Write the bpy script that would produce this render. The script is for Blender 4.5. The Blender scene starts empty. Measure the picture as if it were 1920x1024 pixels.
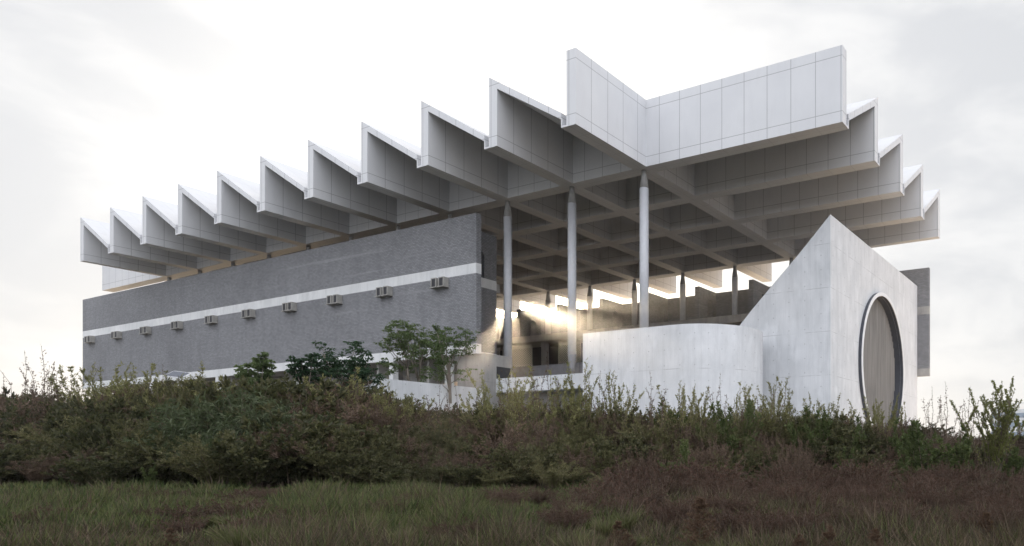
import bpy, bmesh, math, random
import numpy as np
from mathutils import Vector
S = bpy.context.scene
C = S.collection
R = math.radians
# ------------------------------------------------------------------ camera
# building frame: world X = across the front (to the right), Y = into the building, Z = up, z 0 = eye level of the photographer
FPX, X0, Y0, YAW = 1351.785, 1366.812, 847.842, 1.0757698
CX, CY = 26.4513, -37.8875
cam = bpy.data.cameras.new("camera")
co = bpy.data.objects.new("camera", cam)
C.objects.link(co)
co.location = (CX, CY, 0)
co.rotation_euler = (R(90), 0, R(28.36293))
cam.sensor_width = 36
cam.lens = FPX / 1920 * 36
cam.shift_x = (960 - X0) / 1920
cam.shift_y = (Y0 - 512) / 1920
cam.clip_end = 6000
S.camera = co
S.render.resolution_x = 1024
S.render.resolution_y = 546
# ------------------------------------------------------------------ light
SUN = Vector((-0.7386, 0.7377, 0.21)).normalized()
elev = math.asin(SUN.z)
azim = math.atan2(SUN.x, SUN.y)          # clockwise from +Y
world = bpy.data.worlds.new("World")
S.world = world
world.use_nodes = True
wn, wl = world.node_tree.nodes, world.node_tree.links
wn.clear()
def N(nt, t, **k):
    n = nt.nodes.new(t)
    for a, b in k.items():
        setattr(n, a, b)
    return n
wt = world.node_tree
out = N(wt, 'ShaderNodeOutputWorld')
bg = N(wt, 'ShaderNodeBackground')
wl.new(bg.outputs[0], out.inputs[0])
bg.inputs['Strength'].default_value = 0.1
sky = N(wt, 'ShaderNodeTexSky', sky_type='NISHITA', sun_disc=False)
sky.sun_elevation = elev
sky.sun_rotation = azim
sky.air_density = 1.0; sky.dust_density = 2.5; sky.ozone_density = 1.0
tc = N(wt, 'ShaderNodeTexCoord')
def cloud_noise(scale, zscale, detail, lo, hi, off):
    mp = N(wt, 'ShaderNodeMapping')
    mp.inputs['Scale'].default_value = (1, 1, zscale)
    mp.inputs['Location'].default_value = off
    wl.new(tc.outputs['Generated'], mp.inputs[0])
    nz = N(wt, 'ShaderNodeTexNoise')
    nz.inputs['Scale'].default_value = scale
    nz.inputs['Detail'].default_value = detail
    nz.inputs['Roughness'].default_value = 0.55
    nz.inputs['Distortion'].default_value = 0.35
    wl.new(mp.outputs[0], nz.inputs['Vector'])
    mr = N(wt, 'ShaderNodeMapRange', interpolation_type='SMOOTHSTEP')
    mr.inputs[1].default_value = lo; mr.inputs[2].default_value = hi
    wl.new(nz.outputs[0], mr.inputs[0])
    return mr.outputs[0]
c1 = cloud_noise(3.6, 2.6, 8, 0.38, 0.62, (.9, 2.4, 0.2))
ramp = N(wt, 'ShaderNodeMix', data_type='RGBA')
wl.new(c1, ramp.inputs[0])
ramp.inputs[6].default_value = (5.6, 5.72, 5.95, 1)    # thin grey cloud
ramp.inputs[7].default_value = (7.0, 7.03, 7.08, 1)      # bright white cloud
veil = N(wt, 'ShaderNodeMix', data_type='RGBA')
veil.inputs[0].default_value = 0.94
wl.new(sky.outputs[0], veil.inputs[6]); wl.new(ramp.outputs[2], veil.inputs[7])
# bright veil of thin cloud round the sun
dt = N(wt, 'ShaderNodeVectorMath', operation='DOT_PRODUCT')
nrm = N(wt, 'ShaderNodeVectorMath', operation='NORMALIZE')
wl.new(tc.outputs['Generated'], nrm.inputs[0])
wl.new(nrm.outputs[0], dt.inputs[0])
dt.inputs[1].default_value = SUN
def lobe(power, amp, col):
    mx = N(wt, 'ShaderNodeMath', operation='MAXIMUM'); mx.inputs[1].default_value = 0.0
    wl.new(dt.outputs['Value'], mx.inputs[0])
    pw = N(wt, 'ShaderNodeMath', operation='POWER'); pw.inputs[1].default_value = power
    wl.new(mx.outputs[0], pw.inputs[0])
    sc = N(wt, 'ShaderNodeVectorMath', operation='SCALE')
    sc.inputs[0].default_value = [c * amp for c in col]
    wl.new(pw.outputs[0], sc.inputs['Scale'])
    return sc.outputs[0]
acc = veil.outputs[2]
# added bright lobe in the unseen sky behind the camera, brightens the facades
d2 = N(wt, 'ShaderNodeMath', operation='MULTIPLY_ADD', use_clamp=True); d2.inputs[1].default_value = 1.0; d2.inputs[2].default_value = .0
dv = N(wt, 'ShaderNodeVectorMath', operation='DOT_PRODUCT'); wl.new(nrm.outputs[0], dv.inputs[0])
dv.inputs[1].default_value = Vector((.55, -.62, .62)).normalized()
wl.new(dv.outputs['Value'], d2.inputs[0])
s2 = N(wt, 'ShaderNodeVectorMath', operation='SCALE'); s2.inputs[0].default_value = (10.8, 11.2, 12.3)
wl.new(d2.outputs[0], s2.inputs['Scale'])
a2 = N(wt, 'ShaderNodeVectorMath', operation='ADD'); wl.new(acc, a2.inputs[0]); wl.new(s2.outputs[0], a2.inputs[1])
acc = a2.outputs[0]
for p, a, c in ((4, .9, (1, .98, .95)), (30, 9, (1, .93, .8)), (900, 300, (1, .85, .6)), (20000, 9000, (1, .85, .6))):
    ad = N(wt, 'ShaderNodeVectorMath', operation='ADD')
    wl.new(acc, ad.inputs[0]); wl.new(lobe(p, a, c), ad.inputs[1])
    acc = ad.outputs[0]
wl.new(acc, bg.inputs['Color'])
sl = bpy.data.lights.new("sun", 'SUN')
sl.energy = 5.0; sl.angle = R(0.5); sl.color = (1, .79, .54)
so = bpy.data.objects.new("sun", sl)
C.objects.link(so)
so.rotation_euler = (-SUN).to_track_quat('-Z', 'Y').to_euler()
S.view_settings.view_transform = 'Standard'
S.view_settings.look = 'None'
S.view_settings.exposure = 0.38
S.view_settings.gamma = 1
S.render.engine = 'CYCLES'
S.cycles.max_bounces = 8
S.cycles.diffuse_bounces = 6
# ------------------------------------------------------------------ helpers
def ray(px, py=Y0):
    d = np.array([(px - X0) / FPX, 1.0, -(py - Y0) / FPX])
    cy, sy = math.cos(YAW), math.sin(YAW)
    a = (-sy, cy); b = (cy, sy)
    return -(d[0]*a[0] + d[1]*a[1]), d[0]*b[0] + d[1]*b[1], d[2]
def at(px, D, z=0.0):          # where a sight line of the photo meets camera depth D
    r = ray(px)
    return CX + r[0]*D, CY + r[1]*D, z
def depth(x, y):
    cy, sy = math.cos(YAW), math.sin(YAW)
    dx, dy = x - CX, y - CY
    return -dx*cy + dy*sy
def lateral(x, y):
    cy, sy = math.cos(YAW), math.sin(YAW)
    dx, dy = x - CX, y - CY
    return dx*sy + dy*cy
def tag(o, label=None, cat=None, group=None, kind=None):
    if label: o['label'] = label
    if cat: o['category'] = cat
    if group: o['group'] = group
    if kind: o['kind'] = kind
    return o
def empty(name, loc, label, cat, group=None):
    o = bpy.data.objects.new(name, None)
    C.objects.link(o); o.location = loc
    o.empty_display_size = 0.3
    return tag(o, label, cat, group)
class MB:
    def __init__(s): s.v = []; s.f = []; s.sm = []
    def poly(s, vs, fs, smooth=False):
        k = len(s.v); s.v += [tuple(map(float, p)) for p in vs]
        s.f += [tuple(k + i for i in f) for f in fs]; s.sm += [smooth]*len(fs)
    def bx(s, x0, x1, y0, y1, z0, z1, skip=''):
        x0, x1 = min(x0, x1), max(x0, x1); y0, y1 = min(y0, y1), max(y0, y1)
        vs = [(x0,y0,z0),(x1,y0,z0),(x1,y1,z0),(x0,y1,z0),(x0,y0,z1),(x1,y0,z1),(x1,y1,z1),(x0,y1,z1)]
        F = {'b':(0,3,2,1),'t':(4,5,6,7),'f':(0,1,5,4),'k':(2,3,7,6),'r':(1,2,6,5),'l':(3,0,4,7)}
        s.poly(vs, [q for k, q in F.items() if k not in skip])
    def prism(s, pts, axis, a, b):      # pts 2D outline; axis 'x': pts=(y,z) ; axis 'y': pts=(x,z) ; axis 'z': pts=(x,y)
        def P(p, t):
            return (t, p[0], p[1]) if axis == 'x' else ((p[0], t, p[1]) if axis == 'y' else (p[0], p[1], t))
        n = len(pts)
        s.poly([P(p, a) for p in pts] + [P(p, b) for p in pts],
               [tuple(range(n)), tuple(range(2*n-1, n-1, -1))] + [(i, (i+1) % n, n+(i+1) % n, n+i) for i in range(n)])
    def tube(s, pts, rad, n=6, cap=True, smooth=True):
        pts = [Vector(p) for p in pts]
        base = len(s.v); vs = []
        for i, p in enumerate(pts):
            d = (pts[min(i+1, len(pts)-1)] - pts[max(i-1, 0)]).normalized()
            u = d.orthogonal().normalized() if abs(d.z) < .99 else Vector((1, 0, 0))
            w = d.cross(u).normalized(); u = w.cross(d)
            r = rad[i] if hasattr(rad, '__len__') else rad
            for k in range(n):
                t = 2*math.pi*k/n
                vs.append(p + (u*math.cos(t) + w*math.sin(t))*r)
        fs = []
        for i in range(len(pts)-1):
            for k in range(n):
                fs.append((i*n+k, i*n+(k+1) % n, (i+1)*n+(k+1) % n, (i+1)*n+k))
        s.poly(vs, fs, smooth)
        if cap:
            s.f += [tuple(base + k for k in range(n))[::-1], tuple(base + (len(pts)-1)*n + k for k in range(n))]
            s.sm += [False, False]
    def build(s, name, mat, parent=None, fix=True, loc=(0, 0, 0)):
        me = bpy.data.meshes.new(name)
        me.from_pydata(s.v, [], s.f)
        me.polygons.foreach_set('use_smooth', s.sm)
        if fix:
            bm = bmesh.new(); bm.from_mesh(me)
            bmesh.ops.recalc_face_normals(bm, faces=bm.faces)
            bm.to_mesh(me); bm.free()
        me.materials.append(mat); me.update()
        o = bpy.data.objects.new(name, me); C.objects.link(o)
        o.location = loc
        if parent: o.parent = parent
        return o
# ------------------------------------------------------------------ materials
def newmat(name, rough=.8, spec=.3):
    m = bpy.data.materials.new(name); m.use_nodes = True
    nt = m.node_tree; b = nt.nodes['Principled BSDF']
    b.inputs['Roughness'].default_value = rough
    b.inputs['Specular IOR Level'].default_value = spec
    return m, nt, b
def pos(nt):
    return N(nt, 'ShaderNodeNewGeometry').outputs['Position']
def noise(nt, vec, scale, detail=4, rough=.55, sc3=None, ctr=None):
    if sc3:
        mp = N(nt, 'ShaderNodeMapping'); mp.inputs['Scale'].default_value = sc3
        nt.links.new(vec, mp.inputs[0]); vec = mp.outputs[0]
    n = N(nt, 'ShaderNodeTexNoise'); n.inputs['Scale'].default_value = scale
    n.inputs['Detail'].default_value = detail; n.inputs['Roughness'].default_value = rough
    nt.links.new(vec, n.inputs['Vector'])
    return n.outputs[0]
def mrange(nt, v, a, b, c, d, smooth=False):
    m = N(nt, 'ShaderNodeMapRange')
    if smooth: m.interpolation_type = 'SMOOTHSTEP'
    nt.links.new(v, m.inputs[0])
    for i, x in enumerate((a, b, c, d)): m.inputs[i+1].default_value = x
    return m.outputs[0]
def math_(nt, op, a, b=None, clamp=False):
    m = N(nt, 'ShaderNodeMath', operation=op, use_clamp=clamp)
    for i, x in enumerate((a, b)):
        if x is None: continue
        if isinstance(x, (int, float)): m.inputs[i].default_value = x
        else: nt.links.new(x, m.inputs[i])
    return m.outputs[0]
def mixc(nt, fac, a, b, blend='MIX'):
    m = N(nt, 'ShaderNodeMix', data_type='RGBA', blend_type=blend)
    if isinstance(fac, (int, float)): m.inputs[0].default_value = fac
    else: nt.links.new(fac, m.inputs[0])
    for i, x in ((6, a), (7, b)):
        if isinstance(x, tuple): m.inputs[i].default_value = (*x, 1)
        else: nt.links.new(x, m.inputs[i])
    return m.outputs[2]
def bump(nt, b, h, strength, dist):
    bm_ = N(nt, 'ShaderNodeBump'); bm_.inputs['Strength'].default_value = strength
    bm_.inputs['Distance'].default_value = dist
    nt.links.new(h, bm_.inputs['Height']); nt.links.new(bm_.outputs[0], b.inputs['Normal'])
def line(nt, coord, off, period, width):      # 1 on thin lines at off + k*period
    t = math_(nt, 'DIVIDE', math_(nt, 'SUBTRACT', coord, off - period/2), period)
    fr = math_(nt, 'ABSOLUTE', math_(nt, 'SUBTRACT', math_(nt, 'FRACT', t), .5))
    return math_(nt, 'LESS_THAN', fr, width/period/2)
def near(nt, coord, val, width):
    return math_(nt, 'LESS_THAN', math_(nt, 'ABSOLUTE', math_(nt, 'SUBTRACT', coord, val)), width/2)
ZB, ZT = 18.189, 22.426
T_, G_ = .674, .389
W_ = T_ + G_
LA, LB = 6.765, 13.095
def panel_mat():
    m, nt, b = newmat('white_roof_panel', .45, .4)
    p = pos(nt); sx = N(nt, 'ShaderNodeSeparateXYZ'); nt.links.new(p, sx.inputs[0])
    nr = N(nt, 'ShaderNodeSeparateXYZ'); nt.links.new(N(nt, 'ShaderNodeNewGeometry').outputs['True Normal'], nr.inputs[0])
    isx = math_(nt, 'GREATER_THAN', math_(nt, 'ABSOLUTE', nr.outputs[0]), .7)
    isy = math_(nt, 'GREATER_THAN', math_(nt, 'ABSOLUTE', nr.outputs[1]), .7)
    isz = math_(nt, 'GREATER_THAN', math_(nt, 'ABSOLUTE', nr.outputs[2]), .4)
    lx = math_(nt, 'MULTIPLY', line(nt, sx.outputs[0], 1.01, 1.5, .035), math_(nt, 'MAXIMUM', isy, math_(nt, 'MULTIPLY', isz, .35)))
    ly = math_(nt, 'MULTIPLY', line(nt, sx.outputs[1], -.92, 1.5, .035), math_(nt, 'MAXIMUM', isx, math_(nt, 'MULTIPLY', isz, .35)))
    lz = math_(nt, 'MAXIMUM', near(nt, sx.outputs[2], ZB + .62, .035), near(nt, sx.outputs[2], ZT - .55, .035))
    lz = math_(nt, 'MULTIPLY', lz, math_(nt, 'SUBTRACT', 1.0, isz))
    L = math_(nt, 'MAXIMUM', math_(nt, 'MAXIMUM', lx, ly), lz)
    n1 = noise(nt, p, .35, 5); n2 = noise(nt, p, 2.2, 4, .6, (1, 1, .25))
    base = mixc(nt, mrange(nt, n1, .3, .7, 0, 1), (.61, .615, .635), (.67, .675, .69))
    base = mixc(nt, mrange(nt, n2, .5, .85, 0, .25), base, (.5, .5, .51))
    base = mixc(nt, math_(nt, 'MULTIPLY', L, .62), base, (.13, .13, .14))
    nt.links.new(base, b.inputs['Base Color'])
    h = math_(nt, 'SUBTRACT', n1, math_(nt, 'MULTIPLY', L, .4))
    bump(nt, b, h, .25, .02)
    return m
def concrete_mat(name, c0, c1, lines=True, streak=.34):
    m, nt, b = newmat(name, .75, .25)
    p = pos(nt); sx = N(nt, 'ShaderNodeSeparateXYZ'); nt.links.new(p, sx.inputs[0])
    h = math_(nt, 'ADD', sx.outputs[0], sx.outputs[1]); z = sx.outputs[2]
    n1 = noise(nt, p, .55, 6, .6); n2 = noise(nt, p, 3.0, 5, .65, (1, 1, .12)); n3 = noise(nt, p, 9, 4, .7)
    n4 = noise(nt, p, 1.3, 3, .5, (1, 1, .5))
    base = mixc(nt, mrange(nt, n1, .32, .68, 0, 1), c0, c1)
    base = mixc(nt, mrange(nt, n2, .46, .74, 0, streak), base, tuple(x*.62 for x in c0))
    base = mixc(nt, mrange(nt, n3, .55, .8, 0, .25), base, tuple(x*.7 for x in c0))
    base = mixc(nt, mrange(nt, n4, .56, .72, 0, .35), base, tuple(min(.85, x*1.18) for x in c1))
    hgt = math_(nt, 'ADD', math_(nt, 'MULTIPLY', n3, .25), math_(nt, 'MULTIPLY', n1, .4))
    if lines:
        bd = math_(nt, 'FRACT', math_(nt, 'MULTIPLY', h, 7.0))              # board marks
        base = mixc(nt, math_(nt, 'MULTIPLY', math_(nt, 'LESS_THAN', bd, .14), .07), base, tuple(x*.5 for x in c0))
        L = math_(nt, 'MAXIMUM', line(nt, z, 4.85, 2.75, .03), math_(nt, 'MULTIPLY', line(nt, h, .8, 3.0, .025), .25))
        n5 = mrange(nt, noise(nt, p, 1.1, 2), .4, .6, 0, 1)
        base = mixc(nt, math_(nt, 'MULTIPLY', math_(nt, 'MULTIPLY', L, n5), .55), base, tuple(x*.35 for x in c0))
        # tie holes
        fx = math_(nt, 'SUBTRACT', math_(nt, 'FRACT', math_(nt, 'DIVIDE', h, 1.1)), .5)
        fz = math_(nt, 'SUBTRACT', math_(nt, 'FRACT', math_(nt, 'DIVIDE', z, .92)), .5)
        r2 = math_(nt, 'ADD', math_(nt, 'POWER', math_(nt, 'MULTIPLY', fx, 1.1), 2.0), math_(nt, 'POWER', math_(nt, 'MULTIPLY', fz, .92), 2.0))
        hole = math_(nt, 'LESS_THAN', r2, .0012)
        base = mixc(nt, math_(nt, 'MULTIPLY', hole, .5), base, tuple(x*.3 for x in c0))
        hgt = math_(nt, 'SUBTRACT', hgt, math_(nt, 'ADD', math_(nt, 'MULTIPLY', hole, .8), math_(nt, 'MULTIPLY', L, .3)))
    nt.links.new(base, b.inputs['Base Color'])
    bump(nt, b, hgt, .35, .03)
    return m
def brick_mat():
    m, nt, b = newmat('grey_brick', .85, .2)
    p = pos(nt); sx = N(nt, 'ShaderNodeSeparateXYZ'); nt.links.new(p, sx.inputs[0])
    h = math_(nt, 'ADD', sx.outputs[0], sx.outputs[1])
    cb = N(nt, 'ShaderNodeCombineXYZ'); nt.links.new(h, cb.inputs[0]); nt.links.new(sx.outputs[2], cb.inputs[1])
    br = N(nt, 'ShaderNodeTexBrick'); nt.links.new(cb.outputs[0], br.inputs['Vector'])
    br.inputs['Scale'].default_value = 1; br.inputs['Brick Width'].default_value = .26
    br.inputs['Row Height'].default_value = .11; br.inputs['Mortar Size'].default_value = .012
    br.inputs['Mortar Smooth'].default_value = .3
    br.inputs['Color1'].default_value = (.205, .208, .218, 1); br.inputs['Color2'].default_value = (.28, .283, .295, 1)
    br.inputs['Mortar'].default_value = (.11, .112, .12, 1)
    n1 = noise(nt, p, .25, 5, .6); n2 = noise(nt, p, 1.2, 4, .6, (1, 1, .15)); n3 = noise(nt, cb.outputs[0], 5.5, 2, .5, (1, 2.4, 1))
    n4 = noise(nt, p, 1.0, 3, .6, (.06, .06, 2.2))
    base = mixc(nt, 1.0, br.outputs[0], mixc(nt, mrange(nt, n1, .3, .7, 0, 1), (.9, .9, .91), (1.08, 1.08, 1.09)), 'MULTIPLY')
    base = mixc(nt, mrange(nt, n3, .5, .75, 0, .4), base, (.33, .335, .355))
    base = mixc(nt, mrange(nt, n2, .48, .75, 0, .42), base, (.135, .135, .145))
    base = mixc(nt, mrange(nt, n4, .6, .74, 0, .3), base, (.42, .42, .44))
    nt.links.new(base, b.inputs['Base Color'])
    bump(nt, b, math_(nt, 'ADD', math_(nt, 'SUBTRACT', 1.0, br.outputs[1]), n3), .3, .02)
    return m
def plain(name, col, rough=.7, spec=.3, var=.15, metal=0.0, sc=3.0):
    m, nt, b = newmat(name, rough, spec)
    n1 = noise(nt, pos(nt), sc, 4)
    nt.links.new(mixc(nt, mrange(nt, n1, .3, .7, 0, 1), tuple(c*(1-var) for c in col), tuple(min(1, c*(1+var)) for c in col)), b.inputs['Base Color'])
    b.inputs['Metallic'].default_value = metal
    return m
def slat_mat():
    m, nt, b = newmat('timber_slats', .7, .2)
    p = pos(nt); sx = N(nt, 'ShaderNodeSeparateXYZ'); nt.links.new(p, sx.inputs[0])
    n1 = noise(nt, p, 3, 4, .6, (1, 1, .1))
    base = mixc(nt, mrange(nt, n1, .3, .7, 0, 1), (.15, .145, .14), (.25, .24, .23))
    nt.links.new(base, b.inputs['Base Color'])
    return m
def mesh_screen_mat():
    m, nt, b = newmat('perforated_metal', .5, .4)
    p = pos(nt); sx = N(nt, 'ShaderNodeSeparateXYZ'); nt.links.new(p, sx.inputs[0])
    h = math_(nt, 'MULTIPLY', math_(nt, 'ADD', sx.outputs[0], sx.outputs[1]), 4.0); z = math_(nt, 'MULTIPLY', sx.outputs[2], 4.0)
    a = math_(nt, 'SUBTRACT', math_(nt, 'FRACT', math_(nt, 'ADD', h, z)), .5)
    c = math_(nt, 'SUBTRACT', math_(nt, 'FRACT', math_(nt, 'SUBTRACT', h, z)), .5)
    r = math_(nt, 'ADD', math_(nt, 'MULTIPLY', a, a), math_(nt, 'MULTIPLY', c, c))
    hole = math_(nt, 'LESS_THAN', r, .1)
    b.inputs['Base Color'].default_value = (.34, .33, .31, 1)
    tr = N(nt, 'ShaderNodeBsdfTransparent'); mx = N(nt, 'ShaderNodeMixShader')
    nt.links.new(hole, mx.inputs[0]); nt.links.new(b.outputs[0], mx.inputs[1]); nt.links.new(tr.outputs[0], mx.inputs[2])
    nt.links.new(mx.outputs[0], nt.nodes['Material Output'].inputs[0])
    return m
M = {}
M['panel'] = panel_mat()
M['conc'] = concrete_mat('board_marked_concrete', (.56, .575, .595), (.67, .68, .70))
M['concband'] = concrete_mat('pale_concrete_band', (.62, .63, .64), (.74, .745, .75), False, .3)
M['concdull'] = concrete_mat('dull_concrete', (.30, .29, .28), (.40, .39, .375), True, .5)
M['brick'] = brick_mat()
M['column'] = plain('smooth_grey_column', (.50, .51, .54), .38, .5, .06)
M['shoe'] = plain('dark_column_base', (.20, .20, .21), .6)
M['neck'] = plain('column_neck', (.33, .325, .32), .5)
M['dark'] = plain('recess_shade', (.05, .05, .055), .8)  # near-black colour stands in for the shade inside openings
M['steel'] = plain('white_steel_rim', (.72, .72, .73), .4, .5, .05)
M['darksteel'] = plain('dark_steel', (.055, .06, .075), .5, .4)
M['slat'] = slat_mat()
M['screen'] = mesh_screen_mat()
M['rail'] = plain('dark_balustrade', (.13, .13, .14), .4, .5)
M['floor'] = plain('stone_floor', (.80, .63, .45), .6)
M['vent'] = plain('grey_cast_vent', (.34, .33, .31), .8)
M['glass'] = plain('panel_glass', (.04, .05, .08), .15, .6)
M['farb'] = plain('pale_far_facade', (.42, .47, .52), .6)
M['farglass'] = plain('far_glass', (.16, .22, .30), .2, .6)
# ------------------------------------------------------------------ museum
mus = empty('exhibition_hall', (0, 0, -.5), 'huge pavilion with white folded sawtooth roof on slender columns over grey brick galleries', 'building')
MZ = (0, 0, .5)     # children keep building coordinates
def part(mb, name, mat, parent=None, fix=True):
    if parent is None:
        o = mb.build(name, mat, mus, fix, MZ)
    else:
        o = mb.build(name, mat, parent, fix)
    return o
NB, MBN = 10, 4
def bu(mb, u0, u1, v0, v1, z0, z1, skip=''):      # box given in (u to the left, v inwards)
    mb.bx(-u1, -u0, v0, v1, z0, z1, skip)
SLO, SHI = ZB + .49, ZB + .87
SL = (ZT - SHI) / (6 + T_ - W_)     # low end of sloping roof plates: underside / top
# beams running into the depth
for n in range(NB + 1):
    mb = MB(); u = 6.0*n; w = W_ if n < NB else T_
    for a, b in ((-LA, 0), (24+W_, 24+W_+LA)):
        mb.prism([(-u, ZB), (-u, ZT - (SL*T_ if n else 0)), (-u-T_, ZT), (-u-T_, ZB)], 'y', a, b)
    bu(mb, u, u+W_, 0, 24+W_, ZB, ZT - (.45 if n else 0))
    if n < NB:
        for a, b in ((-LA, 0), (24+W_, 24+W_+LA)):
            bu(mb, u+T_, u+W_, a, b, ZB, ZB+.1, 'r'); bu(mb, u+W_-.07, u+W_, a, b, ZB+.1, SLO)
    part(mb, 'roof_beam', M['panel'])
# beams running across, butted between the deep ones
for m in range(MBN + 1):
    mb = MB(); v = 6.0*m
    for a, b in ((-LB, 0), (60+W_, 60+W_+LB)):
        mb.prism([(v, ZB), (v, ZT - (SL*T_ if m else 0)), (v+T_, ZT), (v+T_, ZB)], 'x', -b, -a)
        if m < MBN:
            bu(mb, a, b, v+T_, v+W_, ZB, ZB+.1, 'f'); bu(mb, a, b, v+W_-.07, v+W_, ZB+.1, SLO)
    for n in range(NB):
        bu(mb, 6*n+W_, 6*n+6, v, v+W_, ZB, ZT - (.45 if m else 0), 'lr')
    part(mb, 'roof_beam', M['panel'])
# sloping plates
def plate_pts(lo, hi):
    return [(hi, SHI + SL*(hi-lo)), (lo, SHI), (lo, SLO), (hi, SHI + SL*(hi-lo) - .44)]
for n in range(1, NB + 1):
    for v0, v1 in ((-LA, 0), (24+W_, 24+W_+LA)):
        mb = MB(); mb.prism([(-p[0], p[1]) for p in plate_pts(6*(n-1)+W_, 6*n)], 'y', v0, v1)
        part(mb, 'sloping_roof_plate', M['panel'])
for m in range(1, MBN + 1):
    for u0, u1 in ((-LB, 0), (60+W_, 60+W_+LB)):
        mb = MB(); mb.prism(plate_pts(6*(m-1)+W_, 6*m), 'x', -u1, -u0)
        part(mb, 'sloping_roof_plate', M['panel'])
mb = MB()
for n in range(NB):
    for m in range(MBN):
        bu(mb, 6*n+W_, 6*n+6, 6*m+W_, 6*m+6, ZT-.75, ZT-.5, 'lrfk')
part(mb, 'coffer_ceiling', M['panel'], None)
# columns
def column(u, v, zf, r=.295, shoe=True):
    mb = MB()
    nseg = 20
    mb.tube([(-u, v, zf+(1.4 if shoe else 0)), (-u, v, ZB-1.15)], r, nseg)
    c = mb.build('column', M['column'], mus, True, MZ)
    mb = MB(); mb.tube([(-u, v, ZB-1.15), (-u, v, ZB-.22), (-u, v, ZB)], [r, .17, .17], nseg); mb.build('column_neck', M['neck'], c)
    if not shoe: return
    mb = MB(); mb.tube([(-u, v, zf), (-u, v, zf+.45), (-u, v, zf+1.4)], [.2, .2, r+.012], nseg); mb.build('column_shoe', M['shoe'], c)
for n in range(NB + 1):
    column(6*n+.52, .52, 5.3)
    column(6*n+.52, 24.4, 13.04, .295, False)
# galleries: brick shells with concrete bands and arched cross walls
Z_TOP, ZB1, ZB0, ZC1, ZC0 = 16.47, 13.04, 12.33, 7.48, 6.81
def gallery_wall(u0, u1, v0, v1, bandmat='concband'):
    mb = MB(); bu(mb, u0, u1, v0, v1, ZB1, Z_TOP); bu(mb, u0, u1, v0, v1, ZC1, ZB0)
    w = part(mb, 'brick_wall', M['brick'])
    mb = MB(); bu(mb, u0-.004, u1+.004, v0-.004, v1+.004, ZB0, ZB1); bu(mb, u0-.004, u1+.004, v0-.004, v1+.004, ZC0, ZC1)
    mb.build('concrete_band', M[bandmat], w)
    return w
def arch_wall(u0, u1, v0, v1, z0, z1, av, aw, az0, azs):   # wall across with an arched opening centred av
    pts = [(av-aw/2, az0), (av-aw/2, azs)]
    k = 12
    arc = [(av - aw/2*math.cos(math.pi*i/k), azs + aw/2*math.sin(math.pi*i/k)) for i in range(k+1)]
    mb = MB()
    # left, right jambs and the spandrel above the arch, each one closed prism
    mb.prism([(v0, z0), (av-aw/2, z0), (av-aw/2, azs), (v0, azs)], 'x', -u1, -u0)
    mb.prism([(av+aw/2, z0), (v1, z0), (v1, azs), (av+aw/2, azs)], 'x', -u1, -u0)
    mb.prism([(v0, azs)] + arc + [(v1, azs), (v1, z1), (v0, z1)], 'x', -u1, -u0)
    if az0 > z0: mb.prism([(av-aw/2, z0), (av+aw/2, z0), (av+aw/2, az0), (av-aw/2, az0)], 'x', -u1, -u0)
    return mb
fw = gallery_wall(12.42, 72.05, -2.5, -2.05)
bw = gallery_wall(-11.6, 72.05, 27.15, 27.6, 'concdull')  # rear bands take a darker concrete colour to paint their backlit shade
# front gallery
for k in range(10):
    u = 15.4 + 6*k
    mb = arch_wall(u, u+.45, -2.04, 1.0 if k else 2.2, ZB1+.01, Z_TOP, -1.1 if k else .55, .9, ZB1+.01, 14.6)
    c = part(mb, 'cross_wall', M['brick'])
    if k == 0:
        mb = MB(); bu(mb, u, u+.45, -2.04, 2.2, ZC1, ZB0); mb.build('lower_cross_wall', M['brick'], c)
        mb = MB(); bu(mb, u-.004, u+.45, -2.04, 2.204, ZB0, ZB1+.01); mb.build('concrete_band', M['concband'], c)
        mb = MB(); bu(mb, u-.004, u+.45, -2.04, 2.204, 6.5, ZC1); mb.build('concrete_band', M['concband'], c)
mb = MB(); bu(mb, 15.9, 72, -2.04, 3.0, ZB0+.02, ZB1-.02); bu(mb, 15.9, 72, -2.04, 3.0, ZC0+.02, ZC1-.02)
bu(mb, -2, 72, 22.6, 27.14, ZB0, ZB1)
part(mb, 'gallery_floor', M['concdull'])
# rear gallery
for k in range(-2, 12):
    u = 4.15 + 6*k
    if u < -3 or u > 71: continue
    mb = arch_wall(u, u+.5, 23.7, 27.14, ZB1+.004, Z_TOP, 25.9, 1.0, ZB1+.004, 15.0)
    part(mb, 'cross_wall', M['brick'])
# rear lower storey: piers, screens, doors
mb = MB()
for k in range(12):
    bu(mb, 6*k+.2, 6*k+.8, 23.6, 24.2, 5.3, ZB0)
part(mb, 'lower_pier', M['concdull'])
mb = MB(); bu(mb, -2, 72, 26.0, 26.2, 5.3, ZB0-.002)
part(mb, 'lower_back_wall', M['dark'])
for u in (19.6, 24.6, 31.6, 36.6, 44.0, 8.0):
    mb = MB(); bu(mb, u, u+3.0, 22.9, 22.94, 7.0, 12.0); w = part(mb, 'perforated_screen', M['screen'])
    mb = MB(); bu(mb, u-.07, u, 22.86, 22.98, 6.9, 12.1); bu(mb, u+3, u+3.07, 22.86, 22.98, 6.9, 12.1)
    for z in (6.95, 8.4, 9.8, 12.0): bu(mb, u, u+3, 22.86, 22.98, z, z+.06)
    mb.build('screen_frame', M['vent'], w)
mb = MB(); bu(mb, -2, 70, 12.0, 12.15, 5.3, 6.9); part(mb, 'court_screen_wall', M['rail'])
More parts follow.
